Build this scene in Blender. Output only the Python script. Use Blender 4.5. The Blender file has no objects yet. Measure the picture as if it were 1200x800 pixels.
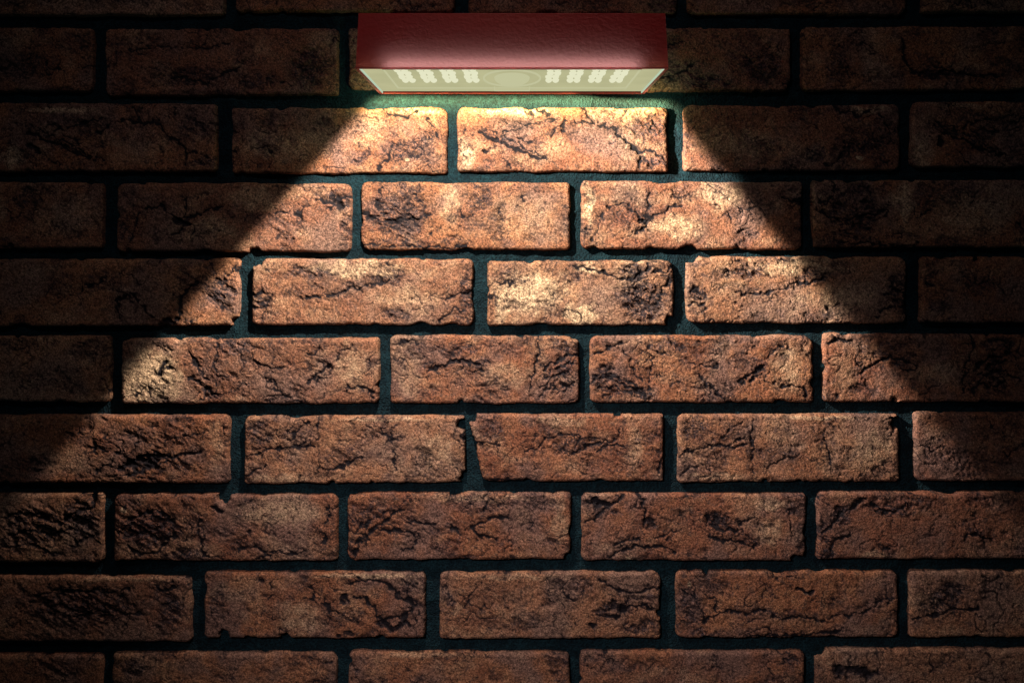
import bpy, bmesh, math, random
import numpy as np
from mathutils import Vector

# ------------------------------------------------------------------ units
# one photograph pixel (of 1200 x 800) on the wall face = 1 mm; x to the right,
# z up, the wall face lies near y = 0 and the viewer stands at negative y.
MM = 0.001
TOP = 1100.0                       # pixel row that is z = 0 (foot of the wall)
def WX(px): return (px - 600.0) * MM
def WZ(py): return (TOP - py) * MM

scene = bpy.context.scene
C = scene.collection
rng = np.random.default_rng(7)

# ------------------------------------------------------------------ noise
_perm = np.random.default_rng(3).permutation(4096).astype(np.int64)
_ang = np.random.default_rng(5).random(4096) * 2 * np.pi
_gx, _gy = np.cos(_ang), np.sin(_ang)
def perlin(x, y, seed=0):
    x = x + seed * 17.13; y = y + seed * 9.71
    xi = np.floor(x).astype(np.int64); yi = np.floor(y).astype(np.int64)
    xf = x - xi; yf = y - yi
    def g(ix, iy, fx, fy):
        h = _perm[(_perm[(ix + seed * 31) & 4095] + iy) & 4095]
        return _gx[h] * fx + _gy[h] * fy
    u = xf * xf * xf * (xf * (xf * 6 - 15) + 10)
    v = yf * yf * yf * (yf * (yf * 6 - 15) + 10)
    a = g(xi, yi, xf, yf); b = g(xi + 1, yi, xf - 1, yf)
    c = g(xi, yi + 1, xf, yf - 1); d = g(xi + 1, yi + 1, xf - 1, yf - 1)
    return ((a + (b - a) * u) * (1 - v) + (c + (d - c) * u) * v) * 1.5
def fbm(x, y, octs=4, seed=0, gain=0.5):
    s = 0; a = 1.0; f = 1.0
    for o in range(octs):
        s = s + a * perlin(x * f, y * f, seed + o); a *= gain; f *= 2.03
    return s
def ridged(x, y, octs=4, seed=0):
    s = 0; a = 1.0; f = 1.0
    for o in range(octs):
        s = s + a * (1 - np.abs(perlin(x * f, y * f, seed + o)) * 2.2); a *= 0.5; f *= 2.07
    return s / 1.9
def sstep(a, b, x):
    t = np.clip((x - a) / (b - a), 0, 1); return t * t * (3 - 2 * t)

# ------------------------------------------------------------------ bricks (pixel outlines)
# x left, x right, y top, y bottom  (optional: different x of the lower left / lower right corner)
ROWS = [
 [(-10,263,-62,18),(276,532,-64,14),(549,794,-66,16),(806,1062,-65,17),(1082,1340,-66,14)],
 [(-160,108,32,107),(123,396,33,111.5),(408,660,33,105),(673,927,33,107),(940,1205,31,106)],
 [(-22,253,121,201),(271,524,126,203),(536,783,126,201),(802,1055,123,200),(1069,1325,119,196)],
 [(-140,120,214,291),(137,411,215,295),(423,668,214,293),(681,940,213,292),(953,1222,211,290)],
 [(-15,280,304,382),(295,554,304,381),(571,789,306,381),(805,1062,301,379),(1080,1335,301,378)],
 [(-140,129,394,471),(142,444,397,473),(457,679,394,473),(692,953,394,472),(966,1222,392,471)],
 [(-18,268,487,566),(286,545,488,566),(548,778,486,564,566,778),(795,1054,486,565),(1073,1330,484,564)],
 [(-140,120,579,659),(134,395,580,657),(407,669,578,656),(682,945,579,657),(959,1212,577,655)],
 [(-30,223,676,752),(239,498,671,748),(515,774,671,749),(793,1053,670,747),(1067,1325,669,747)],
 [(-140,119,768,848),(131,394,766,846),(408,668,765,845),(680,943,764,844),(957,1212,761,842)],
]
# ---- what the photograph shows on single bricks (pixel coordinates)
# cracks: points, width, depth(mm)
CR = []; DK = []; PL = []; NT = []
def cr(pts, w=1.3, d=1.6, off=None):
    CR.append((pts, w, d))
    if off:
        for ox, oy in off: CR.append(([(x+ox, y+oy) for x, y in pts], w, d))
def dk(x, y, rx, ry, rough=1.0, dark=1.0, off=None, ang=0):
    for ox, oy in [(0,0)] + (off or []): DK.append((x+ox, y+oy, rx, ry, rough, dark, ang))
def pl(x, y, rx, ry, s=1.0, off=None):
    for ox, oy in [(0,0)] + (off or []): PL.append((x+ox, y+oy, rx, ry, s))
def nt(x, y, r, off=None):
    for ox, oy in [(0,0)] + (off or []): NT.append((x+ox, y+oy, r))
# course 1
o=[(531,-1)]
dk(220,88,55,14,1,.7,o); dk(362,80,28,24,1.2,.8,o); dk(135,60,8,22,.6,.7,o); cr([(150,60),(190,55),(235,58),(270,50)],1,1,o)
cr([(205,90),(235,96),(262,88),(280,78)],1.4,2,o); dk(300,95,30,10,1,.8,o)
dk(30,78,35,18,1,.7); dk(85,50,18,12,.8,.6); dk(1120,88,45,9,1.3,1); dk(985,80,16,22,.9,.7); cr([(1060,50),(1062,75),(1075,88),(1110,85),(1170,90)],1.6,2.2)
# course 2, second brick and its look-alike
o=[(531,-2)]
cr([(449,128),(455,134),(470,137),(482,136),(488,130)],1.6,2.2,o); dk(476,134,7,3,.3,1,o); cr([(499,135),(508,150),(516,166)],1.2,1.6,o)
cr([(460,173),(455,187),(440,196)],1.5,1.8,o); dk(480,173,36,14,1.1,.8,o,-.25); dk(425,182,14,8,1,.8,o,-.6); dk(506,165,13,26,.9,.55,o); dk(500,190,16,9,1,.6,o)
pl(476,187,3,2,2,o); pl(490,131,22,4,.8,o); dk(340,155,18,5,.5,.35,o,1.2); pl(330,170,50,18,.35,o)
# course 2, third brick
o=[(533,-6),(-530,-1)]
cr([(563,155),(590,168),(610,178),(640,188)],1.7,2.2,o); cr([(575,160),(600,172),(625,181)],1.1,1.4,o); cr([(605,160),(622,168)],1.3,1.5,o)
cr([(565,150),(590,158),(615,172),(650,190)],1,1.2,o)
cr([(645,157),(665,143),(682,141),(700,147),(712,145),(725,158),(740,170),(748,180),(750,195)],1.5,2.0,o); cr([(683,128),(695,143)],1,1.4,o); cr([(736,128),(728,138)],1.2,1.4,o)
cr([(590,155),(620,147),(655,140)],1.1,1.4,o); cr([(748,180),(762,178),(776,186)],1,1.3,o); cr([(590,185),(600,197)],1,1.2,o)
dk(570,176,6,4,.8,1.1,o); dk(615,143,60,9,.8,.55,o); dk(758,150,24,22,.9,.75,o); dk(767,190,18,7,1.2,.9,o); dk(590,165,40,4,.9,.9,o,.42)
dk(713,165,8,4,.5,.6,o); pl(545,183,12,18,.7,o); pl(600,130,40,4,.6,o); dk(682,167,3,3,.3,.8,o)
# course 3
o=[(543,-2),]
cr([(170,245),(190,241),(197,247),(205,255),(212,262)],1.5,2.2,o); dk(213,260,7,6,1.2,1.4,o); cr([(217,230),(218,248),(214,258)],1.3,1.6,o)
cr([(216,258),(230,252),(240,247),(258,243)],1.5,2,o); cr([(213,262),(209,273),(202,275)],1.6,2.2,o); cr([(320,250),(335,247),(345,245),(352,255)],1.2,1.4,o)
dk(398,236,13,10,1.5,1,o,-.4); dk(405,262,7,22,1.2,.7,o); dk(338,278,13,9,.8,.6,o); dk(150,232,14,12,.7,.5,o); dk(146,273,7,12,1.1,1,o); dk(300,255,25,5,.6,.5,o)
dk(190,240,24,14,.5,.35,o); pl(245,268,35,14,.45,o); pl(300,232,30,14,.4,o); cr([(372,232),(390,238),(408,230)],1.8,2.2,o); cr([(162,250),(158,270),(150,285)],1,1.2,o)
cr([(384,245),(396,240),(408,243)],1.6,2.2,o); nt(150,297,5,o); pl(690,240,8,25,.8)
o=[(531,-3),(-532,0)]
dk(468,252,38,32,1.6,.85,o); cr([(425,248),(440,255),(458,262),(480,255),(505,252)],1.6,2.2,o); dk(562,232,22,16,.8,.75,o,-.4); dk(470,283,40,6,.9,.7,o); cr([(445,215),(447,232),(440,240)],1,1.4,o)
cr([(452,290),(480,287),(520,291),(545,289)],1.4,1.8,o); dk(530,280,18,4,.8,.7,o); pl(528,240,11,26,.6,o); pl(610,255,50,25,.35,o); cr([(608,240),(615,230)],1,1.3,o); dk(620,275,16,7,.6,.4,o); dk(480,225,24,8,1,.8,o)
cr([(560,250),(545,256),(540,246)],.9,1,o)
# course 4
o=[(510,-3)]
nt(299,301,11,o); cr([(352,348),(390,346),(410,340),(420,336),(440,333),(455,328)],1.4,2.0,o); dk(365,322,36,8,.9,.8,o); dk(452,326,28,9,.9,.85,o,-.2)
dk(546,345,13,28,1.3,.8,o); dk(465,368,17,7,.8,.8,o); dk(307,352,11,10,1.3,.9,o); cr([(525,350),(540,343),(553,342)],1.6,2,o); cr([(297,345),(310,344)],1.6,2,o); cr([(298,360),(315,357)],1.4,2,o)
dk(310,370,14,6,.5,.6,o); cr([(515,375),(530,362),(550,365)],1.1,1.4,o); pl(420,315,60,8,.5,o); pl(480,350,40,14,.3,o); dk(350,340,30,6,.5,.5,o); dk(405,372,5,6,.6,.6,o)
pl(620,342,44,26,.8); pl(682,368,16,12,1.2); pl(588,362,14,22,.8); pl(640,335,20,12,.8); pl(690,315,18,6,.8)
dk(600,322,28,12,.7,.75); dk(752,352,28,30,1.5,1.0); dk(742,318,22,9,1.2,.95); dk(579,352,5,10,1.1,1); dk(678,328,14,8,.7,.6); dk(595,328,6,3,.4,.6)
cr([(672,310),(690,317),(710,322),(725,328),(745,325),(758,318)],1.6,2.2); cr([(760,310),(757,325),(745,330)],1.5,2); cr([(788,313),(778,318),(764,317)],1.6,2)
cr([(574,333),(590,332),(604,331)],1,1.2); nt(788,378,8); cr([(776,353),(775,340),(783,330)],1.5,2); dk(646,352,3,3,.5,.8); dk(634,372,2,2,.3,1); dk(660,358,18,6,.4,.4)
cr([(95,340),(110,335),(125,325)],1.2,1.6); cr([(136,350),(150,345),(165,358),(180,372)],1.6,2.2); cr([(136,350),(142,372)],1.6,2); dk(195,378,12,6,1,1.2); dk(115,330,20,12,.7,.6); cr([(230,330),(212,350),(208,375)],2,2.6)
dk(258,340,20,22,1.0,1.0); cr([(265,320),(278,314)],1.8,2); nt(279,378,7); dk(245,312,6,8,.6,.8); dk(1150,330,30,12,.8,.6); dk(1100,360,16,12,.9,.7); nt(1145,303,4); dk(1092,328,6,10,1,.8)
# course 5
o=[(508,-1)]
cr([(253,405),(254,460)],.9,1.5,o); cr([(254,440),(268,441)],.9,1.4,o); cr([(222,410),(228,420),(232,432),(245,446)],1.3,1.6,o); cr([(224,443),(240,454),(252,463)],1.7,2.3,o)
cr([(300,425),(312,428),(322,431),(335,430)],1.3,1.8,o); cr([(310,440),(325,455),(345,470),(354,474)],1.3,1.7,o); cr([(385,428),(376,438),(366,445),(360,450)],1.8,2.2,o); cr([(385,438),(372,448)],1.5,2,o)
cr([(405,457),(420,452),(432,457),(440,466)],1.5,2.0,o); cr([(410,405),(400,412),(392,422)],1.1,1.4,o); dk(276,407,32,9,.9,.8,o); dk(236,428,9,24,.7,.5,o,.2); dk(244,460,15,6,1.4,1,o,.3)
dk(383,432,9,12,.9,.7,o); dk(320,412,30,10,.6,.5,o); dk(330,465,30,7,.9,.6,o); pl(415,432,20,28,.5,o); dk(350,455,14,10,.8,.5,o); dk(335,402,50,5,.6,.5,o); dk(290,425,9,8,.5,.5,o)
cr([(275,455),(283,448),(290,450)],1,1.2,o); cr([(375,408),(368,416),(362,414)],1.3,1.6,o)
pl(176,440,36,34,1.5); pl(193,430,7,4,1.2); pl(213,441,5,8,1.2); cr([(186,438),(190,430),(195,424)],2.0,2.6); cr([(190,434),(200,428)],.8,1); cr([(160,462),(170,455)],1,1.2); pl(170,405,24,8,.3)
cr([(690,450),(705,440),(725,448),(745,458),(758,463)],1.8,2.4); cr([(698,415),(715,408),(730,400)],1.4,2); dk(712,445,22,16,1.2,.7); cr([(700,455),(720,452),(740,462)],1.3,1.6)
cr([(695,440),(712,438),(735,447)],1.2,1.6); dk(720,460,25,7,1.2,.6)
o=[(508,-2)]
cr([(502,436),(512,430),(524,427),(535,421),(550,424),(565,428)],1.9,2.4,o); dk(535,410,36,9,.9,.75,o,-.12); dk(555,426,22,8,1.2,.8,o); dk(663,440,14,28,1.5,.75,o); dk(660,405,20,11,1.3,.9,o)
cr([(631,396),(633,412),(626,430),(621,462)],1.4,2.0,o); cr([(636,432),(650,424),(665,418),(678,415)],1.5,2,o); cr([(638,450),(650,440),(670,435)],1.4,1.8,o); cr([(632,463),(640,452),(655,455),(672,448)],1.3,1.8,o)
dk(586,452,13,9,.7,.6,o,-.4); dk(505,456,16,10,.6,.55,o); nt(541,473,4,o); cr([(463,403),(478,400),(492,402)],1.3,1.8,o); dk(500,425,4,4,.4,.8,o); cr([(548,428),(552,437),(565,435),(568,425)],1.1,1.4,o); dk(610,410,20,10,.5,.35,o)
cr([(640,440),(655,430),(672,424)],1.3,1.8,o); pl(590,440,30,15,.3,o); pl(480,440,14,30,.25,o)
dk(60,440,50,14,.6,.5); dk(100,412,25,14,.7,.5)
# course 6
cr([(140,552),(155,540),(172,534),(190,534),(205,535),(222,530),(233,528)],2.2,2.6); cr([(105,523),(125,528),(148,530)],1.3,1.7); dk(172,541,30,9,1.2,1.1,None,-.2); cr([(150,560),(162,550),(180,548),(200,540)],1.5,2)
dk(185,512,60,18,.7,.55); dk(210,545,20,10,.9,.7); pl(255,520,10,30,.5); pl(80,540,30,14,.4); cr([(113,553),(125,545),(150,545)],1,1.3); cr([(205,512),(225,510),(240,505)],1.1,1.3); cr([(125,560),(150,556),(180,562)],1.2,1.6)
o=[(509,-2)]
dk(308,507,22,17,.7,.85,o); cr([(288,535),(302,530),(318,527),(332,524),(345,526),(366,522)],1.5,1.8,o); cr([(372,493),(374,556)],.9,1.5,o); cr([(458,503),(460,520),(463,540),(464,552)],.9,1.0,o)
dk(400,533,34,14,.6,.6,o); cr([(362,495),(348,506),(338,517)],1.5,2,o); cr([(364,512),(352,520),(345,524)],1.3,1.6,o); cr([(288,558),(300,550),(312,545)],1.3,1.8,o); pl(512,530,28,24,.45,o); pl(330,560,35,4,.5,o)
nt(543,498,7,o); nt(551,515,5,o); dk(338,540,20,8,.6,.5,o); dk(466,497,5,4,.5,.8,o); cr([(385,550),(405,543),(425,535)],1.3,1.6,o); dk(315,509,5,2,.4,1,o); pl(450,492,50,2,.7,o); dk(410,507,14,8,.4,.3,o); dk(350,510,22,12,.6,.6,o)
nt(388,567,4,o); nt(436,567,3,o); nt(453,568,3,o)
cr([(545,515),(560,519),(585,522)],1.6,2.2); dk(576,503,15,17,.7,.75); dk(685,520,40,16,.9,.7); cr([(670,531),(688,524),(702,518),(722,514)],1.6,2.0); cr([(617,530),(632,522),(640,513)],1.2,1.6); cr([(640,515),(660,508),(680,510)],1.1,1.4)
dk(635,503,12,8,.6,.55); cr([(726,498),(724,508)],1.1,1.4); cr([(700,528),(716,522),(730,522)],1.2,1.6); pl(745,525,14,30,.35); pl(660,495,30,6,.35); cr([(566,562),(580,563),(625,562)],1.3,1.6); nt(549,560,10); nt(552,488,8); cr([(742,516),(748,508)],1.1,1.4)
dk(700,540,30,10,.6,.4); cr([(772,555),(776,540)],1.3,1.6); dk(1130,540,50,16,.8,.5); dk(1160,505,25,8,.6,.5); nt(724,486,4)
# course 7
dk(95,608,22,26,1.6,.9); dk(40,620,45,30,1.2,.7); cr([(5,607),(25,600),(45,606),(70,612)],1.7,2.2); cr([(10,628),(35,622),(60,626),(90,618)],1.7,2.2); cr([(75,612),(92,598),(110,594)],2,2.4); cr([(85,640),(95,632),(110,628)],1.8,2.2); nt(108,582,5); cr([(0,640),(30,638),(70,650)],1.3,1.6)
dk(172,618,36,26,1.7,.95); nt(262,583,8); dk(249,596,9,4,.8,1.2); dk(215,650,36,7,1.2,.9); pl(330,600,48,16,.45); cr([(230,622),(238,632),(236,645),(246,653)],1.7,2.2); dk(295,628,5,6,.6,1.1); cr([(280,645),(300,640),(312,648),(330,645)],1.3,1.7)
pl(143,597,3,3,2); cr([(150,610),(170,600),(190,600),(205,612)],1.9,2.4); cr([(150,640),(165,650),(185,645),(205,625)],1.9,2.4); dk(205,620,10,18,1.2,.8); cr([(300,655),(330,648),(355,645)],1.3,1.6); cr([(384,590),(388,604),(383,612)],1.2,1.6); cr([(370,620),(384,628),(376,638)],1.2,1.6)
dk(280,640,16,10,.9,.5); dk(320,605,10,6,.4,.4); dk(150,590,14,6,.9,.7)
cr([(414,652),(420,638),(432,624),(448,614),(458,604),(475,597)],1.9,2.4); cr([(418,622),(440,608),(455,598)],1.4,2); cr([(478,609),(492,612),(508,612)],1.7,2); cr([(530,614),(536,620),(540,627)],1.3,1.8); cr([(553,619),(562,626),(572,629),(581,631)],2.3,2.6)
cr([(552,619),(565,611),(580,606),(597,606)],1.5,2.0); dk(428,602,24,17,1.0,.75,None,-.6); dk(520,620,24,6,.8,.6); pl(655,610,10,35,.5); dk(548,653,10,4,1,1); cr([(440,622),(465,622),(490,628)],1.3,1.7); cr([(470,645),(485,642),(490,632)],1.1,1.4)
dk(412,640,6,16,1,.8); cr([(565,600),(570,590),(580,586)],1,1.4); dk(650,640,14,10,.9,.6); pl(560,584,60,5,.5); dk(480,585,14,5,.5,.4); nt(668,655,7); cr([(616,618),(628,612)],1,1.2)
dk(706,588,18,5,1,1.3,None,-.1); cr([(690,589),(705,592),(722,588),(732,583)],1.8,2.4); cr([(685,613),(700,605),(712,594)],1.3,1.7); dk(724,600,9,5,.9,1,None,-.2); cr([(752,582),(754,598),(754,616)],2,2.2); dk(763,614,12,5,1,1.1,None,-.4); cr([(714,656),(725,647),(735,641),(755,640),(775,643),(795,646)],2,2.4)
cr([(720,638),(735,632),(750,631)],1.4,1.8); cr([(768,628),(782,624),(792,621)],1.4,1.8); dk(838,608,15,10,1.2,.9); cr([(829,603),(830,617),(842,619),(862,622)],1.9,2.4); cr([(834,630),(858,634),(882,640)],1.6,2.0); pl(905,625,18,18,.5); cr([(926,600),(926,614),(930,627)],1.5,2); pl(737,655,4,2,1.6)
dk(880,632,22,8,.8,.6); dk(800,608,30,12,.6,.35); nt(935,657,7); dk(925,597,10,10,.9,.7); pl(900,590,25,6,.5); cr([(855,612),(870,615),(884,606)],1.1,1.4)
cr([(965,625),(980,610),(994,597),(1012,584)],2.2,2.6); dk(984,604,17,12,1.3,1,None,-.8); cr([(970,643),(980,632),(995,628),(1000,624)],1.7,2.2); dk(1045,598,20,9,1,.9); dk(968,650,12,6,1.2,1); dk(968,625,6,20,1,.7); cr([(1020,590),(1035,600),(1050,598),(1065,590)],1.5,2); cr([(1132,630),(1145,625),(1160,632)],1.8,2.2); dk(1145,622,12,6,.9,.8)
pl(1022,650,20,5,.4); dk(1070,588,18,6,.9,.8)
# course 8
dk(95,712,70,26,1.3,.85); dk(200,716,18,22,1.2,.9); cr([(40,700),(70,690),(110,695),(150,690)],1.6,2.2); cr([(90,725),(120,715),(150,720)],1.5,2); pl(150,679,60,3,.5); cr([(180,685),(190,692),(205,690)],1.4,2)
cr([(408,683),(425,680),(443,681),(458,692),(470,700),(480,702),(482,714),(472,722),(452,724),(441,722)],2.0,2.6); cr([(418,698),(430,702),(440,712),(442,724)],1.8,2.4); dk(404,702,7,6,1,1.3); cr([(380,704),(386,714),(396,717)],1.8,2.2); dk(456,733,20,6,1.2,1.1); dk(407,743,6,4,.8,1.2); dk(308,677,6,4,.7,1.1)
nt(334,748,6); nt(262,745,6); cr([(362,688),(368,695),(366,702)],1.6,2); dk(415,720,18,10,1.2,.6); dk(480,685,12,8,1.2,.8); dk(255,702,9,22,.8,.6); pl(350,725,28,20,.35); pl(430,675,60,3,.6); dk(320,710,18,20,.4,.35); nt(290,748,4)
cr([(704,678),(712,688),(728,692),(745,694),(770,688)],2.0,2.4); dk(722,712,24,8,1.2,1.4,None,-.15); cr([(700,722),(725,722),(735,714),(750,711),(765,716)],1.8,2.4); dk(752,734,26,9,1.3,1); dk(527,696,7,17,1.1,.9); pl(535,712,6,10,.5); dk(690,730,6,4,.9,1.2); cr([(660,683),(662,698),(672,706)],1.2,1.6)
dk(590,700,45,16,.4,.35); dk(680,690,20,14,.9,.6); pl(600,676,60,4,.5); cr([(545,712),(550,698),(562,686)],1,1.2); dk(752,700,24,6,1,.8); dk(555,722,12,12,.4,.4); nt(773,720,4)
cr([(825,731),(838,722),(852,716),(870,717),(895,716)],1.7,2.2); cr([(905,722),(920,724),(940,723),(958,728),(985,722),(1010,717),(1026,712),(1040,700)],1.7,2.2); dk(944,692,6,3,.8,1.6); pl(947,695,5,1.5,1.6); dk(810,712,15,28,1.1,.75); cr([(880,745),(915,744),(945,746),(965,742),(990,738)],1.5,2)
dk(838,690,20,12,.8,.6); pl(808,686,3,3,1.8); dk(920,720,30,6,.7,.7); cr([(826,695),(838,705),(840,718)],1.1,1.5); dk(922,679,5,4,.6,.9); dk(1042,700,5,5,.7,1); cr([(800,690),(822,710),(828,730)],1.2,1.6); dk(822,742,14,5,1.2,1); dk(898,697,6,5,.5,.7); dk(870,705,14,5,.5,.5); nt(829,671,4)
dk(1108,702,34,16,1.3,.95,None,-.5); cr([(1072,728),(1090,722),(1115,715),(1150,712)],1.6,2); dk(1160,690,30,12,.8,.5)
# course 9
dk(160,782,22,10,1,.8); dk(385,775,8,3,.9,1.2); dk(415,785,6,12,1,.7); dk(655,775,16,7,1.1,.8); dk(1005,787,32,8,1.4,1.3); dk(930,775,12,10,1.1,.8); dk(740,780,40,8,.7,.5); pl(500,768,60,3,.4); dk(60,785,40,10,.8,.5); nt(960,762,9)
# course 0
dk(490,6,30,6,1,.8); dk(140,0,50,10,.8,.6); dk(690,4,50,8,.7,.5); dk(960,0,60,10,.7,.5); dk(1140,4,40,6,1,.8)

def seg_dist(x, y, pts):
    best = np.full(x.shape, 1e9); along = np.zeros(x.shape)
    for (x0, y0), (x1, y1) in zip(pts[:-1], pts[1:]):
        dx, dy = x1 - x0, y1 - y0; L = dx * dx + dy * dy + 1e-6
        t = np.clip(((x - x0) * dx + (y - y0) * dy) / L, 0, 1)
        d = np.hypot(x - x0 - t * dx, y - y0 - t * dy)
        best = np.minimum(best, d)
    return best

MORTAR = 9.0      # mm the joints lie behind the brick faces
def brick_field(x, y, br, seed, detail=True):
    xl, xr, yt, yb = br[:4]
    bl, brr = (br[4], br[5]) if len(br) > 4 else (xl, xr)
    v = np.clip((y - yt) / (yb - yt), 0, 1)
    L = xl + (bl - xl) * v; R = xr + (brr - xr) * v
    tilt = (seed * 37 % 11 - 5) * 0.25
    uu = (x - xl) / (xr - xl) - .5
    lx1 = x - L; lx2 = R - x; ly1 = y - (yt + tilt * uu); ly2 = (yb + tilt * uu) - y
    lx = np.minimum(lx1, lx2); ly = np.minimum(ly1, ly2)
    r = 5.0 + 3.5 * np.clip(perlin(x / 90, y / 60, seed + 50) * 2 + .2, -.6, 1.5)
    qx = np.maximum(r - lx, 0); qy = np.maximum(r - ly, 0)
    D = np.where((qx > 0) & (qy > 0), r - np.hypot(qx, qy), np.minimum(lx, ly))
    D = D + 1.3 * perlin(x / 30, y / 30, seed + 1) + 0.45 * perlin(x / 10, y / 10, seed + 2) + .2 * perlin(x / 3.6, y / 3.6, seed + 3)
    chip = np.clip(perlin(x / 21, y / 21, seed + 4) - .42, 0, 1) * 9
    D = D - chip * sstep(10, 2, D)
    for (nx, ny, nr) in NT:
        if abs(nx - (xl + xr) / 2) < (xr - xl) / 2 + 15 and abs(ny - (yt + yb) / 2) < 55:
            dn = np.hypot(x - nx, y - ny) - nr + 2.0 * perlin(x / 6, y / 6, seed + 5)
            D = np.minimum(D, dn)
    # ---- rough broken patches, stains, pale bloom
    wx = x + 9 * fbm(x / 22, y / 22, 3, seed + 6); wy = y + 7 * fbm(x / 22, y / 22, 3, seed + 9)
    hole = np.zeros_like(x); rough = np.zeros_like(x); dark = np.zeros_like(x); pale = np.zeros_like(x)
    for (cx, cy, rx, ry, rg, dd, an) in DK:
        if cx < xl - 4 or cx > xr + 4 or cy < yt - 4 or cy > yb + 4: continue
        ca, sa = math.cos(an), math.sin(an)
        ax = (wx - cx) * ca + (wy - cy) * sa; ay = -(wx - cx) * sa + (wy - cy) * ca
        q = np.hypot(ax / rx, ay / ry)
        m = sstep(1.35, .45, q)
        if dd >= 1.1: hole = np.maximum(hole, sstep(1.0, .55, q + .35 * perlin(x / 5, y / 4, seed + 88)))
        rough = np.maximum(rough, m * rg); dark = np.maximum(dark, m * dd)
    for (cx, cy, rx, ry, s) in PL:
        if cx < xl - 4 or cx > xr + 4 or cy < yt - 4 or cy > yb + 4: continue
        k = min(1.0, min(rx, ry) / 8.0)
        q = np.hypot((x + (wx - x) * k - cx) / rx, (y + (wy - y) * k - cy) / ry)
        pale = np.maximum(pale, sstep(1.4, .4, q) * s * 1.35)
    auto = sstep(.12, .6, fbm(x / 48, y / 34, 3, seed + 20))
    rough = np.maximum(rough, auto * .7); dark = np.maximum(dark, auto * .5)
    pale = np.maximum(pale, .22 * sstep(.05, .65, fbm(x / 60, y / 40, 3, seed + 30)))
    endw = sstep(26, 4, lx) * sstep(-.25, .4, perlin(x / 40, y / 30, seed + 33))      # weathered ends
    rough = np.maximum(rough, endw * .7); dark = np.maximum(dark, endw * .4)
    crack = np.zeros_like(x); hc = np.zeros_like(x)
    jx = x + 1.5 * perlin(x / 3.4, y / 3.4, seed + 24) + 3.2 * perlin(x / 8, y / 8, seed + 25) + 2.5 * perlin(x / 19, y / 19, seed + 60)
    jy = y + 1.5 * perlin(x / 3.4, y / 3.4, seed + 26) + 3.2 * perlin(x / 8, y / 8, seed + 27) + 2.5 * perlin(x / 19, y / 19, seed + 61)
    wid = .95 + .95 * perlin(x / 8, y / 8, seed + 28)
    for pts, w, d in CR:
        px = [p[0] for p in pts]; py = [p[1] for p in pts]
        if max(px) < xl or min(px) > xr or max(py) < yt or min(py) > yb: continue
        dd = seg_dist(jx, jy, pts)
        k = sstep(w * 1.5, w * .45, dd / np.clip(wid, .18, 1.8))
        crack = np.maximum(crack, k); hc = np.maximum(hc, k * d * .72)
        nb_ = sstep(13, 2, dd); rough = np.maximum(rough, nb_ * .55); dark = np.maximum(dark, nb_ * .28)
    # ---- face height (mm, toward the viewer)
    h = 1.0 * perlin(x / 70, y / 50, seed + 11) + .55 * perlin(x / 27, y / 22, seed + 12) + .30 * perlin(x / 11, y / 9, seed + 13)
    h = h + .24 * perlin(x / 5.5, y / 4.6, seed + 14) + .15 * perlin(x / 2.4, y / 2.3, seed + 15)
    # flakes: ledges that break along slanting layers
    dirx = (x * .86 + y * .5); diry = (-x * .5 + y * .86)
    lay = fbm(dirx / 26 + .5 * perlin(x / 20, y / 20, seed + 40), diry / 10, 4, seed + 16, .55)
    st = lay * 3.2; fl = np.floor(st); fr = st - fl
    ter = (fl + sstep(.30, .70, fr)) / 3.2
    rg = ridged(dirx / 15, diry / 8, 4, seed + 17)
    h = h + rough * (1.6 * ter + 1.0 * (rg - .6) + .45 * perlin(x / 3.2, y / 2.8, seed + 18) + .4 * perlin(x / 6, y / 4.4, seed + 19) - .5)
    cav = sstep(.05, -.55, lay + .5 * (rg - .75)) * np.clip(rough, 0, 1.3)
    # ---- cracks: thin warped lines, free ones in the rough zones and the ones seen in the photograph
    c = np.abs(perlin((wx) / 31, (wy) / 24, seed + 21)); gate = sstep(.0, .35, perlin(x / 55, y / 45, seed + 22)) * .8 + np.clip(rough, 0, 1) * .5
    ck = sstep(.055, .012, c) * np.clip(gate, 0, 1)
    c2 = np.abs(perlin(wx / 13, wy / 9, seed + 23)); ck = np.maximum(ck, .8 * sstep(.10, .02, c2) * np.clip(rough * .9 - .15, 0, 1))
    crack = np.maximum(crack, ck); hc = np.maximum(hc, ck * 1.1)
    h = h - hc - cav * .5 - hole * 2.6
    # pits
    pit = sstep(.42, .62, perlin(x / 4.6, y / 4.2, seed + 29)) * sstep(.0, .5, perlin(x / 30, y / 30, seed + 31) + .1)
    h = h - pit * .7
    # ---- arrises and sides
    Rr = 4.4
    t = np.clip(1 - D / Rr, 0, 1)
    h = h - Rr * (1 - np.sqrt(np.maximum(1 - t * t, 0))) * .75
    h = np.where(D < 0, h - np.clip(-D / 1.1, 0, 1) * 15, h)
    cavn = cav * (.25 + .75 * sstep(-.3, .45, fbm(x / 5.5, y / 4.2, 3, seed + 79)))
    gap = np.clip(crack * 1.1 + pit * .7 + cavn * .75 + hole * .8, 0, 1.2)  # dirt and crevice shade put into the colour of cracks, pits and hollows
    web = np.maximum(ridged(dirx / 11, diry / 6.5, 3, seed + 70), ridged(wx / 7, wy / 6, 2, seed + 73) - .12)
    grainy = sstep(-.25, .5, fbm(x / 7, y / 5, 3, seed + 34))
    dk_out = np.clip(dark * (.52 + .85 * sstep(.50, .86, web) + .62 * grainy * sstep(.25, .65, dark)), 0, 1.25)
    fc = np.abs(perlin(wx / 9.5 + 3, wy / 7, seed + 75))
    fine_cr = sstep(.085, .015, fc) * sstep(.12, .5, perlin(x / 34, y / 26, seed + 77) + .85 * np.clip(dark, 0, 1))
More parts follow.
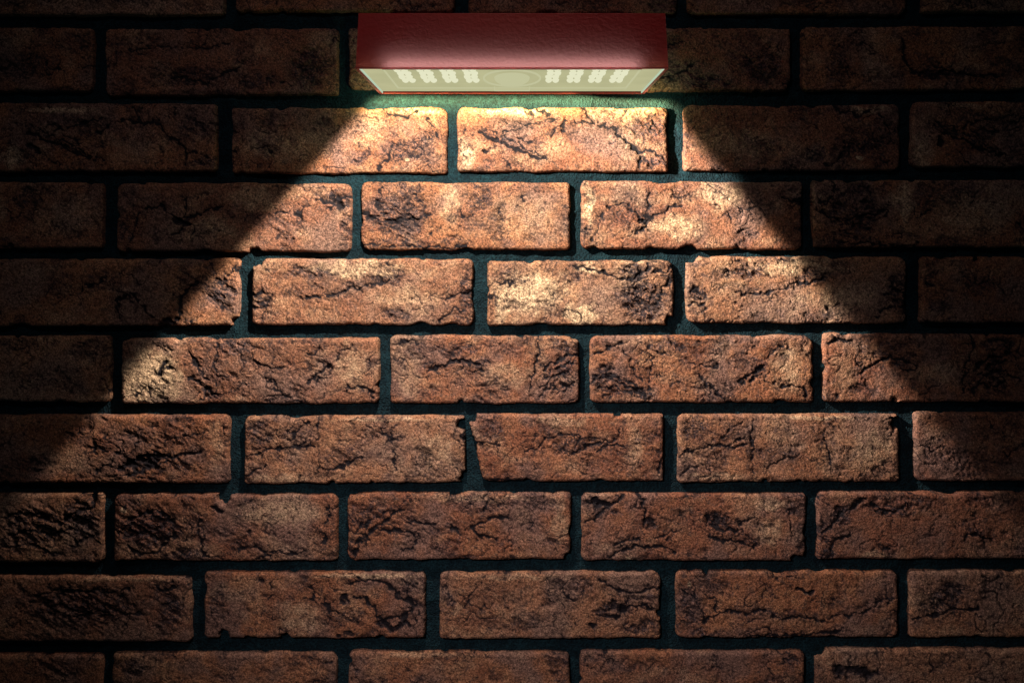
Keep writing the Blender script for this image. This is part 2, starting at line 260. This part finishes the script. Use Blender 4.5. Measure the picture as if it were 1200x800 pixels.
    lc = np.abs(perlin((wx + 5 * perlin(x / 7, y / 7, seed + 82)) / 46, (wy + 5 * perlin(x / 7, y / 7, seed + 83)) / 21, seed + 80))
    fine_cr = np.maximum(fine_cr, sstep(.032, .006, lc) * sstep(-.15, .25, perlin(x / 40, y / 30, seed + 81)))
    gap = np.maximum(gap, .95 * fine_cr); h = h - .45 * fine_cr * (D > 1)
    return D, h, gap, dk_out, pale

# ------------------------------------------------------------------ mesh helpers
def link(name, me, mat, parent=None):
    o = bpy.data.objects.new(name, me); C.objects.link(o)
    if mat: me.materials.append(mat)
    if parent is not None: o.parent = parent; o.matrix_parent_inverse = parent.matrix_world.inverted()
    return o
def np_mesh(name, co, quads, attrs=None, smooth=True):
    me = bpy.data.meshes.new(name)
    n, m = len(co), len(quads)
    me.vertices.add(n); me.vertices.foreach_set('co', co.astype(np.float32).ravel())
    me.loops.add(m * 4); me.loops.foreach_set('vertex_index', quads.astype(np.int32).ravel())
    me.polygons.add(m); me.polygons.foreach_set('loop_start', np.arange(0, m * 4, 4, dtype=np.int32))
    me.polygons.foreach_set('use_smooth', np.full(m, smooth))
    for k, a in (attrs or {}).items():
        at = me.attributes.new(k, 'FLOAT', 'POINT'); at.data.foreach_set('value', a.astype(np.float32))
    me.update(calc_edges=True); me.validate()
    return me
def bm_obj(name, bm, mat, parent, smooth=False):
    me = bpy.data.meshes.new(name); bm.normal_update(); bm.to_mesh(me); bm.free()
    if smooth:
        for p in me.polygons: p.use_smooth = True
    return link(name, me, mat, parent)

# ------------------------------------------------------------------ node helpers
def new_mat(name):
    m = bpy.data.materials.new(name); m.use_nodes = True
    nt_ = m.node_tree; nt_.nodes.clear()
    return m, nt_
class N:
    def __init__(s, t): s.t = t
    def __call__(s, typ, ins=None, **kw):
        n = s.t.nodes.new(typ)
        for k, v in kw.items(): setattr(n, k, v)
        for k, v in (ins or {}).items():
            if hasattr(v, 'is_output') or isinstance(v, bpy.types.NodeSocket): s.t.links.new(v, n.inputs[k])
            else: n.inputs[k].default_value = v
        return n
    def math(s, op, a, b=0.0, c=0.0, clamp=False):
        n = s.t.nodes.new('ShaderNodeMath'); n.operation = op; n.use_clamp = clamp
        for i, v in enumerate((a, b, c)):
            if isinstance(v, bpy.types.NodeSocket): s.t.links.new(v, n.inputs[i])
            else: n.inputs[i].default_value = v
        return n.outputs[0]
    def mix(s, f, a, b, blend='MIX'):
        n = s.t.nodes.new('ShaderNodeMix'); n.data_type = 'RGBA'; n.blend_type = blend
        for i, v in ((0, f), (6, a), (7, b)):
            if isinstance(v, bpy.types.NodeSocket): s.t.links.new(v, n.inputs[i])
            else: n.inputs[i].default_value = v if i == 0 or len(v) == 4 else (*v, 1)
        return n.outputs[2]
    def mapr(s, v, a, b, c, d, smooth=True):
        n = s.t.nodes.new('ShaderNodeMapRange')
        if smooth: n.interpolation_type = 'SMOOTHSTEP'
        s.t.links.new(v, n.inputs[0])
        for i, k in enumerate((a, b, c, d)):
            if isinstance(k, bpy.types.NodeSocket): s.t.links.new(k, n.inputs[i + 1])
            else: n.inputs[i + 1].default_value = k
        return n.outputs[0]

def brick_material():
    m, t = new_mat('weathered_clay_brick'); n = N(t)
    out = n('ShaderNodeOutputMaterial'); b = n('ShaderNodeBsdfPrincipled'); t.links.new(b.outputs[0], out.inputs[0])
    tc = n('ShaderNodeTexCoord').outputs['Object']
    def noise(scale, detail=2, rough=.5, dist=0):
        return n('ShaderNodeTexNoise', {'Vector': tc, 'Scale': scale, 'Detail': detail, 'Roughness': rough, 'Distortion': dist}).outputs['Fac']
    def attr(k): return n('ShaderNodeAttribute', attribute_name=k).outputs['Fac']
    gap, dark, pale, tone = attr('gap'), attr('dark'), attr('pale'), attr('tone')
    big = noise(22, 4, .6); mid = noise(75, 4, .65); fine = noise(420, 2, .6); grit = noise(900, 1, .5)
    base = n.mix(n.mapr(big, .32, .68, 0, 1), (.255, .100, .053), (.375, .172, .090))
    base = n.mix(n.mapr(mid, .48, .76, 0, .55), base, (.50, .285, .15))
    base = n.mix(n.math('MULTIPLY', tone, .85, clamp=True), base, (.20, .085, .062))
    spk0 = noise(110, 4, .7)
    gz = n('ShaderNodeTexNoise', {'Vector': tc, 'Scale': 13, 'Detail': 3, 'Roughness': .6, 'W': 4.0}, noise_dimensions='4D').outputs['Fac']
    base = n.mix(n.mapr(gz, .45, .62, 0, .85), base, (.215, .130, .108))
    pf = n.math('MULTIPLY', pale, n.mapr(spk0, .35, .62, 1.0, .45), clamp=True)
    base = n.mix(pf, base, (.66, .48, .31))
    spk = n('ShaderNodeTexNoise', {'Vector': tc, 'Scale': 150, 'Detail': 3, 'Roughness': .72, 'Distortion': .4}).outputs['Fac']
    fl = n.math('MULTIPLY', n.mapr(spk, .52, .65, 0, .85), n.mapr(mid, .3, .6, .35, 1.0))
    base = n.mix(fl, base, (.105, .062, .052))
    st = n.math('MULTIPLY', dark, n.mapr(fine, .3, .62, 1.15, .55), clamp=True)
    base = n.mix(st, base, (.056, .044, .055))
    gr = n.mapr(fine, .32, .68, .58, 1.38); gr2 = n.mapr(grit, .30, .70, .55, 1.45)
    g = n.math('MULTIPLY', gr, gr2)
    gc = n('ShaderNodeCombineColor', {0: g, 1: g, 2: g}).outputs[0]
    base = n.mix(1.0, base, gc, 'MULTIPLY')
    base = n.mix(n.math('MULTIPLY', gap, .97, clamp=True), base, (.012, .010, .014))  # near-black crevices: painted shade together with dirt
    t.links.new(base, b.inputs['Base Color'])
    b.inputs['Roughness'].default_value = .85; b.inputs['Specular IOR Level'].default_value = .25
    hh = n.math('ADD', n.math('ADD', n.math('MULTIPLY', fine, .8), n.math('MULTIPLY', grit, .3)), n.math('MULTIPLY', spk, .6))
    bp = n('ShaderNodeBump', {'Height': hh, 'Strength': .8, 'Distance': .0012})
    t.links.new(bp.outputs[0], b.inputs['Normal'])
    return m
def mortar_material():
    m, t = new_mat('teal_mortar'); n = N(t)
    out = n('ShaderNodeOutputMaterial'); b = n('ShaderNodeBsdfPrincipled'); t.links.new(b.outputs[0], out.inputs[0])
    tc = n('ShaderNodeTexCoord').outputs['Object']
    a = n('ShaderNodeTexNoise', {'Vector': tc, 'Scale': 60, 'Detail': 5, 'Roughness': .65}).outputs['Fac']
    f = n('ShaderNodeTexNoise', {'Vector': tc, 'Scale': 480, 'Detail': 2}).outputs['Fac']
    col = n.mix(n.mapr(a, .35, .7, 0, 1), (.0030, .0150, .0235), (.0070, .030, .042))
    g = n.mapr(f, .3, .7, .6, 1.4); gc = n('ShaderNodeCombineColor', {0: g, 1: g, 2: g}).outputs[0]
    col = n.mix(1.0, col, gc, 'MULTIPLY')
    t.links.new(col, b.inputs['Base Color']); b.inputs['Roughness'].default_value = .9; b.inputs['Specular IOR Level'].default_value = .2
    bp = n('ShaderNodeBump', {'Height': n.math('ADD', f, n.math('MULTIPLY', a, 2.5)), 'Strength': .8, 'Distance': .0022}); t.links.new(bp.outputs[0], b.inputs['Normal'])
    return m

# ------------------------------------------------------------------ the wall
wall = bpy.data.objects.new('brick_wall', None); C.objects.link(wall)
wall.location = (0, 0.05, 0); wall.empty_display_size = .1
wall['label'] = 'old rough reddish brown brick wall with dark recessed teal mortar joints behind the red lamp'
wall['category'] = 'wall'
bpy.context.view_layer.update()

X0, X1, Y0, Y1 = -480, 1680, -250, 1100
courses = [(list(r), False) for r in ROWS]
rr = random.Random(11)
bricks = [(b, True, (-70 < b[0] or b[1] > 0)) for row in ROWS for b in row]
for row in ROWS:                                   # the courses run on to both sides of the frame
    yt, yb = row[0][2], row[0][3]; x = row[0][0] - 14
    while x > X0 + 60:
        w = rr.uniform(245, 268); xl = max(x - w, X0); bricks.append(((xl, x, yt, yb), False, False)); x = xl - 14
    yt, yb = row[-1][2], row[-1][3]; x = row[-1][1] + 14
    while x < X1 - 60:
        w = rr.uniform(245, 268); xr = min(x + w, X1); bricks.append(((x, xr, yt, yb), False, False)); x = xr + 14
for k, yt in enumerate((-156, -247, 859, 950, 1041)):  # courses above and below the frame
    x = X0 - rr.uniform(20, 130)
    while x < X1 - 40:
        w = rr.uniform(245, 268); xl, xr = max(x, X0), min(x + w, X1)
        if xr - xl > 40: bricks.append(((xl, xr, yt, min(yt + 78, Y1 - 1)), False, False))
        x += w + 14
cos, qs, at = [], [], {'gap': [], 'dark': [], 'pale': [], 'tone': []}
base_i = 0
for i, (b, near, _) in enumerate(bricks):
    step = 1.05 if near else 3.0
    xs = np.arange(b[0] - 5, b[1] + 5 + step, step); ys = np.arange(b[2] - 5, b[3] + 5 + step, step)
    gx, gy = np.meshgrid(xs, ys)
    D, h, gap, dark, pale = brick_field(gx, gy, b, 3 + i * 7)
    pr = (rr.random() - .5) * 1.6
    h = h + pr                                       # each brick sits a little proud or shy
    ny, nx = gx.shape
    idx = np.arange(ny * nx).reshape(ny, nx)
    q = np.stack([idx[:-1, :-1], idx[1:, :-1], idx[1:, 1:], idx[:-1, 1:]], -1).reshape(-1, 4)
    Df = D.ravel(); keep = (Df[q].max(1) > -2.4); q = q[keep]
    used = np.unique(q); remap = -np.ones(ny * nx, np.int64); remap[used] = np.arange(len(used))
    co = np.stack([(gx.ravel() - 600) * MM, -h.ravel() * MM, (TOP - gy.ravel()) * MM], 1)[used]
    cos.append(co); qs.append(remap[q] + base_i); base_i += len(used)
    tv = np.clip(.30 + .75 * (rr.random() - .5), 0, 1)
    pale = np.clip(pale * rr.uniform(.6, 1.3) + max(0, rr.uniform(-.4, .25)), 0, 2)
    for k, a in (('gap', gap), ('dark', dark), ('pale', pale), ('tone', np.full(gap.shape, tv))): at[k].append(a.ravel()[used])
M_BRICK = brick_material(); M_MORTAR = mortar_material()
me = np_mesh('brickwork', np.concatenate(cos), np.concatenate(qs), {k: np.concatenate(v) for k, v in at.items()})
link('brickwork', me, M_BRICK, wall)

step = 3.0
xs = np.arange(X0, X1 + 1, step); ys = np.arange(Y0, Y1 + 1, step)
gx, gy = np.meshgrid(xs, ys); ny, nx = gx.shape
dep = MORTAR + 1.8 * perlin(gx / 50, gy / 30, 900) + .9 * perlin(gx / 12, gy / 10, 901) + .3 * perlin(gx / 6.5, gy / 6.5, 902)
co = np.stack([(gx.ravel() - 600) * MM, dep.ravel() * MM, (TOP - gy.ravel()) * MM], 1)
idx = np.arange(ny * nx).reshape(ny, nx)
q = np.stack([idx[:-1, :-1], idx[1:, :-1], idx[1:, 1:], idx[:-1, 1:]], -1).reshape(-1, 4)
ring = np.concatenate([idx[0, :-1], idx[:-1, -1], idx[-1, :0:-1], idx[:0:-1, 0]])        # the body of the wall behind the joints
bk = np.stack([co[ring, 0], np.full(len(ring), .11), co[ring, 2]], 1); nb = len(co)
nxt = np.roll(np.arange(len(ring)), -1)
side = np.stack([ring, ring[nxt], nb + nxt, nb + np.arange(len(ring))], 1)
k0 = nb; ka = nb + (nx - 1); kb = ka + (ny - 1); kc = kb + (nx - 1)
me = np_mesh('mortar', np.concatenate([co, bk]), np.concatenate([q, side, [[k0, ka, kb, kc]]]))
link('mortar', me, M_MORTAR, wall)

# ------------------------------------------------------------------ the lamp
ZP = WZ(110.0)                 # underside of the lamp
HW, DEP, HT = .155, .186, .055
lamp = bpy.data.objects.new('wall_lamp', None); C.objects.link(lamp); lamp.location = (0, 0, ZP); lamp.empty_display_size = .05
lamp['label'] = 'dark red box shaped lamp with glowing LED underside fixed on the brick wall'
lamp['category'] = 'lamp'
bpy.context.view_layer.update()

def red_material(name='red_pebbled_acrylic', red=(.50, .010, .012), fac=.30):
    m, t = new_mat(name); n = N(t)
    out = n('ShaderNodeOutputMaterial')
    tc = n('ShaderNodeTexCoord').outputs['Object']
    mp = n('ShaderNodeMapping', {'Vector': tc, 'Scale': (1, 1, 1.35)}).outputs[0]
    f = n('ShaderNodeTexNoise', {'Vector': mp, 'Scale': 190, 'Detail': 2, 'Roughness': .55, 'Distortion': .6}).outputs['Fac']
    v = n('ShaderNodeTexVoronoi', {'Vector': mp, 'Scale': 210}, feature='F1').outputs['Distance']
    hgt = n.math('SUBTRACT', n.math('MULTIPLY', f, 1.2), n.math('MULTIPLY', v, .55))
    bp = n('ShaderNodeBump', {'Height': hgt, 'Strength': .55, 'Distance': .0016})
    bp2 = n('ShaderNodeBump', {'Height': hgt, 'Strength': .5, 'Distance': .0010})
    b = n('ShaderNodeBsdfPrincipled', {'Base Color': (*red, 1), 'Roughness': .62, 'Normal': bp.outputs[0]}); b.inputs['Specular IOR Level'].default_value = .35
    tr = n('ShaderNodeBsdfTranslucent', {'Color': (.95, .44, .43, 1), 'Normal': bp2.outputs[0]})
    mx = n('ShaderNodeMixShader', {0: fac}); t.links.new(b.outputs[0], mx.inputs[1]); t.links.new(tr.outputs[0], mx.inputs[2])
    t.links.new(mx.outputs[0], out.inputs[0])
    return m
def emit_material(name, col, strength, var=0.0):
    m, t = new_mat(name); n = N(t)
    out = n('ShaderNodeOutputMaterial')
    e = n('ShaderNodeEmission', {'Color': (*col, 1), 'Strength': strength})
    if var:
        tc = n('ShaderNodeTexCoord').outputs['Object']
        f = n('ShaderNodeTexNoise', {'Vector': tc, 'Scale': 18, 'Detail': 2}).outputs['Fac']
        t.links.new(n.mapr(f, .3, .7, strength * (1 - var), strength * (1 + var)), e.inputs['Strength'])
    t.links.new(e.outputs[0], out.inputs[0])
    m.cycles.emission_sampling = 'AUTO' if strength > 3 else 'NONE'
    return m
M_RED = red_material()
M_RIM = red_material('pink_acrylic_rim', (.50, .12, .13), .5)
M_PANEL = emit_material('glowing_diffuser', (1.0, .98, .55), .475, .05)
M_LED = emit_material('glowing_led_lens', (1.0, 1.0, .70), .78)
M_SENS = emit_material('glowing_sensor_lens', (1.0, 1.0, .60), .54)
M_LINE = emit_material('glowing_moulding', (1.0, 1.0, .60), .535)
M_EDGE = emit_material('emissive_rim_wall', (.78, 1.0, .72), .60)

def box(bm, x0, x1, y0, y1, z0, z1):
    vs = [bm.verts.new(p) for p in ((x0,y0,z0),(x1,y0,z0),(x1,y1,z0),(x0,y1,z0),(x0,y0,z1),(x1,y0,z1),(x1,y1,z1),(x0,y1,z1))]
    for f in ((3,2,1,0),(4,5,6,7),(0,1,5,4),(1,2,6,5),(2,3,7,6),(3,0,4,7)): bm.faces.new([vs[i] for i in f])
def shift(bm):                                   # parts are written in lamp space with z = 0 at the underside
    bmesh.ops.translate(bm, verts=bm.verts, vec=(0, 0, ZP))
    return bm
# housing: moulded acrylic cap, hollow, open below, a little narrower at the top, with a 2.5 mm rim round its foot
T = .0025
bm = bmesh.new()
def ringv(hw, y0, y1, z): return [bm.verts.new(p) for p in ((-hw, y0, z), (hw, y0, z), (hw, y1, z), (-hw, y1, z))]
o0 = ringv(HW, -DEP, .004, .0010); o1 = ringv(HW - .003, -DEP, .004, HT)
for k in range(4):
    j = (k + 1) % 4
    bm.faces.new((o0[k], o0[j], o1[j], o1[k]))
bm.faces.new(o1)
bmesh.ops.recalc_face_normals(bm, faces=bm.faces)
bmesh.ops.bevel(bm, geom=[e for e in bm.edges if not e.is_boundary], offset=.0008, segments=3, affect='EDGES', profile=.5)
housing = bm_obj('housing', shift(bm), M_RED, lamp)
bm = bmesh.new(); e = .0004
rh = .0012
box(bm, -HW - e, HW + e, -DEP - e, -DEP + T, 0, rh); box(bm, -HW - e, HW + e, .004 - T, .004 + e, 0, rh)
box(bm, -HW - e, -HW + T, -DEP + T, .004 - T, 0, rh); box(bm, HW - T, HW + e, -DEP + T, .004 - T, 0, rh)
bm_obj('rim', shift(bm), M_RIM, housing)

RC = .0030                                        # the panel is recessed by this much
bm = bmesh.new(); box(bm, -HW + T + .0002, HW - T - .0002, -DEP + .0134, .004 - T - .0002, RC, RC + .0008)
panel = bm_obj('diffuser_panel', shift(bm), M_PANEL, lamp)
# raised moulding line running round the panel, and rim walls at its ends, their lit look put in as emission
bm = bmesh.new()
a, f0, f1, w, zz = HW - .026, -DEP + .012, -.030, .0016, RC - .0012
box(bm, -a, a, f1 - w, f1, zz, RC - .0001); box(bm, -a - w, -a, f0, f1, zz, RC - .0001); box(bm, a, a + w, f0, f1, zz, RC - .0001)
bm_obj('moulding', shift(bm), M_LINE, panel)
for s in (-1, 1):
    bm = bmesh.new(); x0, x1 = sorted((s * (HW - T - .0012), s * (HW - T - .0003)))
    box(bm, x0, x1, -DEP + T + .001, .004 - T - .001, .0006, RC - .0002)
    bm_obj('rim_wall_glow', shift(bm), M_EDGE, panel)
# eight LED modules, two columns of lens beads each
def led_module(x):
    bm = bmesh.new()
    for r in range(4):
        y = -DEP + .020 + r * .0245
        for s in (-1, 1):
            res = bmesh.ops.create_uvsphere(bm, u_segments=14, v_segments=8, radius=.0040)
            for v in res['verts']:
                v.co = Vector((v.co.x * .95 + x + s * .0037 + (.0005 if r % 2 else -.0005), v.co.y * 2.5 + y, v.co.z * .75 + RC - .0004))
    return bm_obj('led_module', shift(bm), M_LED, lamp, True)
for s in (-1, 1):
    for k in (.043, .066, .089, .112): led_module(s * k)
# motion sensor: dome lens, collar, bracket plate
bm = bmesh.new(); res = bmesh.ops.create_uvsphere(bm, u_segments=32, v_segments=16, radius=.019)
for v in res['verts']: v.co = Vector((v.co.x, v.co.y * 1.9 - .105, v.co.z * .42 + RC))
sensor = bm_obj('motion_sensor', shift(bm), M_SENS, lamp, True)
bm = bmesh.new()
seg = 40; A = [Vector((.031 * math.cos(t), -.105 + .060 * math.sin(t))) for t in [math.pi * 2 * k / seg for k in range(seg)]]
for k in range(seg):
    p, q_ = A[k], A[(k + 1) % seg]; p2, q2 = p * 1; d = Vector((p.x, p.y + .105)); d2 = Vector((q_.x, q_.y + .105))
    pi_, qi_ = Vector((p.x * .95, -.105 + (p.y + .105) * .95)), Vector((q_.x * .95, -.105 + (q_.y + .105) * .95))
    lo = [bm.verts.new((c.x, c.y, RC - .0016)) for c in (p, q_, qi_, pi_)]; hi = [bm.verts.new((c.x, c.y, RC - .0001)) for c in (p, q_, qi_, pi_)]
    bm.faces.new(lo); 
    for i in range(4): bm.faces.new((lo[i], lo[(i + 1) % 4], hi[(i + 1) % 4], hi[i]))
bmesh.ops.recalc_face_normals(bm, faces=bm.faces)
bm_obj('collar', shift(bm), M_LINE, sensor)
bm = bmesh.new()
for s in (-1, 1):
    x0, x1 = sorted((s * .0195, s * .0205)); box(bm, x0, x1, -.040, -.010, RC - .0015, RC - .0001)
box(bm, -.0205, .0205, -.0115, -.0100, RC - .0016, RC - .0001)
bm_obj('bracket', shift(bm), M_LINE, sensor)
# added unseen glow strip behind the translucent front: imitates the halo on its foot
M_STRIP = emit_material('added_glow_strip', (1.0, .97, .92), 7.4)
bm = bmesh.new(); box(bm, -.126, .126, -DEP + .0085, -DEP + .0093, .0012, .0052)
bm_obj('front_glow_strip', shift(bm), M_STRIP, lamp)

m, t = new_mat('dark_light_blocker'); n = N(t)
b_ = n('ShaderNodeBsdfPrincipled', {'Base Color': (.03, .03, .03, 1), 'Roughness': .7}); o_ = n('ShaderNodeOutputMaterial'); t.links.new(b_.outputs[0], o_.inputs[0])
bm = bmesh.new(); box(bm, -HW + .004, HW - .004, -DEP + .0098, .0005, RC + .0012, RC + .0032); box(bm, -.13, .13, -DEP + .0098, -DEP + .0128, .0010, RC + .0010)
bm_obj('light_blocker', shift(bm), m, lamp)  # added unseen blocker: stops strip and panel light spilling into housing and wall

# ------------------------------------------------------------------ lights
def prof_light(name, loc, col, energy, radius):
    L = bpy.data.lights.new(name, 'POINT'); L.energy = energy; L.color = col; L.shadow_soft_size = radius
    o = bpy.data.objects.new(name, L); C.objects.link(o); o.location = loc
    return o, L
LX, LY, LZ = -.115, -.176, ZP - .004
beam, L = prof_light('lamp_beam', (LX, LY, LZ), (1, .84, .66), 1.0, .005)
beam.parent = lamp; beam.matrix_parent_inverse = lamp.matrix_world.inverted()
L.use_nodes = True
t = L.node_tree; t.nodes.clear(); n = N(t)
# lamp light with wedge edges and fade put into its emission, strongest near the lamp
nrm = n('ShaderNodeTexCoord').outputs['Normal']
sp = n('ShaderNodeSeparateXYZ', {0: nrm})
dx, dy, dz = sp.outputs
dy = n.math('MAXIMUM', dy, .03)
k = n.math('DIVIDE', -LY, dy)
wx = n.math('ADD', n.math('MULTIPLY', k, dx), LX)
q_ = n.math('SUBTRACT', ZP - LZ, n.math('MULTIPLY', k, dz))           # metres below the lamp on the wall
ql = n.math('SUBTRACT', q_, .015)
left = n.math('ADD', n.math('MULTIPLY', ql, .885), .167)                # extent to the left / right
right = n.math('ADD', n.math('MULTIPLY', ql, .857), .174)
soft = n.math('ADD', n.math('MULTIPLY', q_, .014), .012)
def edge(side, sign):
    d = n.math('SUBTRACT', side, n.math('MULTIPLY', wx, sign))
    return n.mapr(n.math('DIVIDE', d, soft), -1, 1, 0, 1)
m1 = n.math('MULTIPLY', edge(left, -1), edge(right, 1))
m1 = n.math('MULTIPLY', m1, n.mapr(q_, .0, .006, 0, 1))
wide = n.math('MULTIPLY', n.math('POWER', n.math('DIVIDE', n.math('SUBTRACT', wx, .04), .54), 2.0), n.mapr(q_, .22, .62, 0, 1.15))
m1 = n.math('MULTIPLY', m1, n.math('POWER', 2.71828, n.math('MULTIPLY', wide, -1)))
def gauss(w, p, amp):
    return n.math('MULTIPLY', n.math('POWER', 2.71828, n.math('MULTIPLY', n.math('POWER', n.math('MAXIMUM', n.math('DIVIDE', q_, w), .0001), p), -1)), amp)
fall = n.math('ADD', n.math('ADD', gauss(.24, 1.38, 1.05), gauss(.06, 2, .35)), gauss(.017, 2, 4.4))
E = n.math('MULTIPLY', m1, fall)
E = n.math('MULTIPLY', E, n.math('POWER', dy, -3.0))
em = n('ShaderNodeEmission', {'Color': (1, 1, 1, 1)}); t.links.new(E, em.inputs['Strength'])
t.links.new(n.mix(gauss(.030, 2, .9), n.mix(n.mapr(q_, .15, .5, 0, 1), (1, 1, 1), (1.03, .96, 1.02)), (1.30, 1.08, .42)), em.inputs['Color'])
out = n('ShaderNodeOutputLight'); t.links.new(em.outputs[0], out.inputs[0])
L.energy = 5.0

for sx in (-1, 1):                                   # added point lights imitating the bloom beside the lamp's lower corners
    P = bpy.data.lights.new('corner_bloom_fill', 'POINT'); P.energy = .026; P.color = (.70, 1.0, .50); P.shadow_soft_size = .006
    o = bpy.data.objects.new('corner_bloom_fill', P); C.objects.link(o); o.location = (sx * .166, -.022, ZP - .006)
    o.parent = lamp; o.matrix_parent_inverse = lamp.matrix_world.inverted()

def spot(name, loc, target, col, energy, angle, blend, radius):
    S = bpy.data.lights.new(name, 'SPOT'); S.energy = energy; S.color = col; S.spot_size = math.radians(angle); S.spot_blend = blend; S.shadow_soft_size = radius
    o = bpy.data.objects.new(name, S); C.objects.link(o); o.location = loc
    d = Vector(target) - Vector(loc); o.rotation_euler = d.to_track_quat('-Z', 'Y').to_euler()
    return o
spot('room_light', (-.28, -1.1, WZ(-700)), (WX(620), 0, WZ(480)), (1, .75, .73), 6.4, 68, 1.0, .05)
spot('low_fill', (-.40, -1.1, WZ(60)), (WX(660), 0, WZ(730)), (1, .80, .76), 21.0, 47, 1.0, .05)  # second spot is an added fill brightening the lower courses

# ------------------------------------------------------------------ world, camera, view
w = bpy.data.worlds.new('World'); scene.world = w; w.use_nodes = True
bg = w.node_tree.nodes['Background']; bg.inputs[0].default_value = (.30, .62, .75, 1); bg.inputs[1].default_value = .012
cd = bpy.data.cameras.new('camera'); cam = bpy.data.objects.new('camera', cd); C.objects.link(cam)
cam.location = (0, -1.2, WZ(270)); cam.rotation_euler = (math.radians(90), 0, 0)
cd.sensor_width = 36; cd.lens = 36; cd.shift_y = -130 / 1200; cd.clip_start = .01; cd.clip_end = 50
scene.camera = cam
vs = scene.view_settings; vs.view_transform = 'Standard'; vs.look = 'None'; vs.exposure = 0; vs.gamma = 1
scene.cycles.use_denoising = True
scene.cycles.denoiser = 'OPENIMAGEDENOISE'
scene.cycles.denoising_input_passes = 'RGB_ALBEDO_NORMAL'
scene.cycles.denoising_prefilter = 'ACCURATE'
scene.cycles.max_bounces = 6
scene.cycles.sample_clamp_indirect = 4
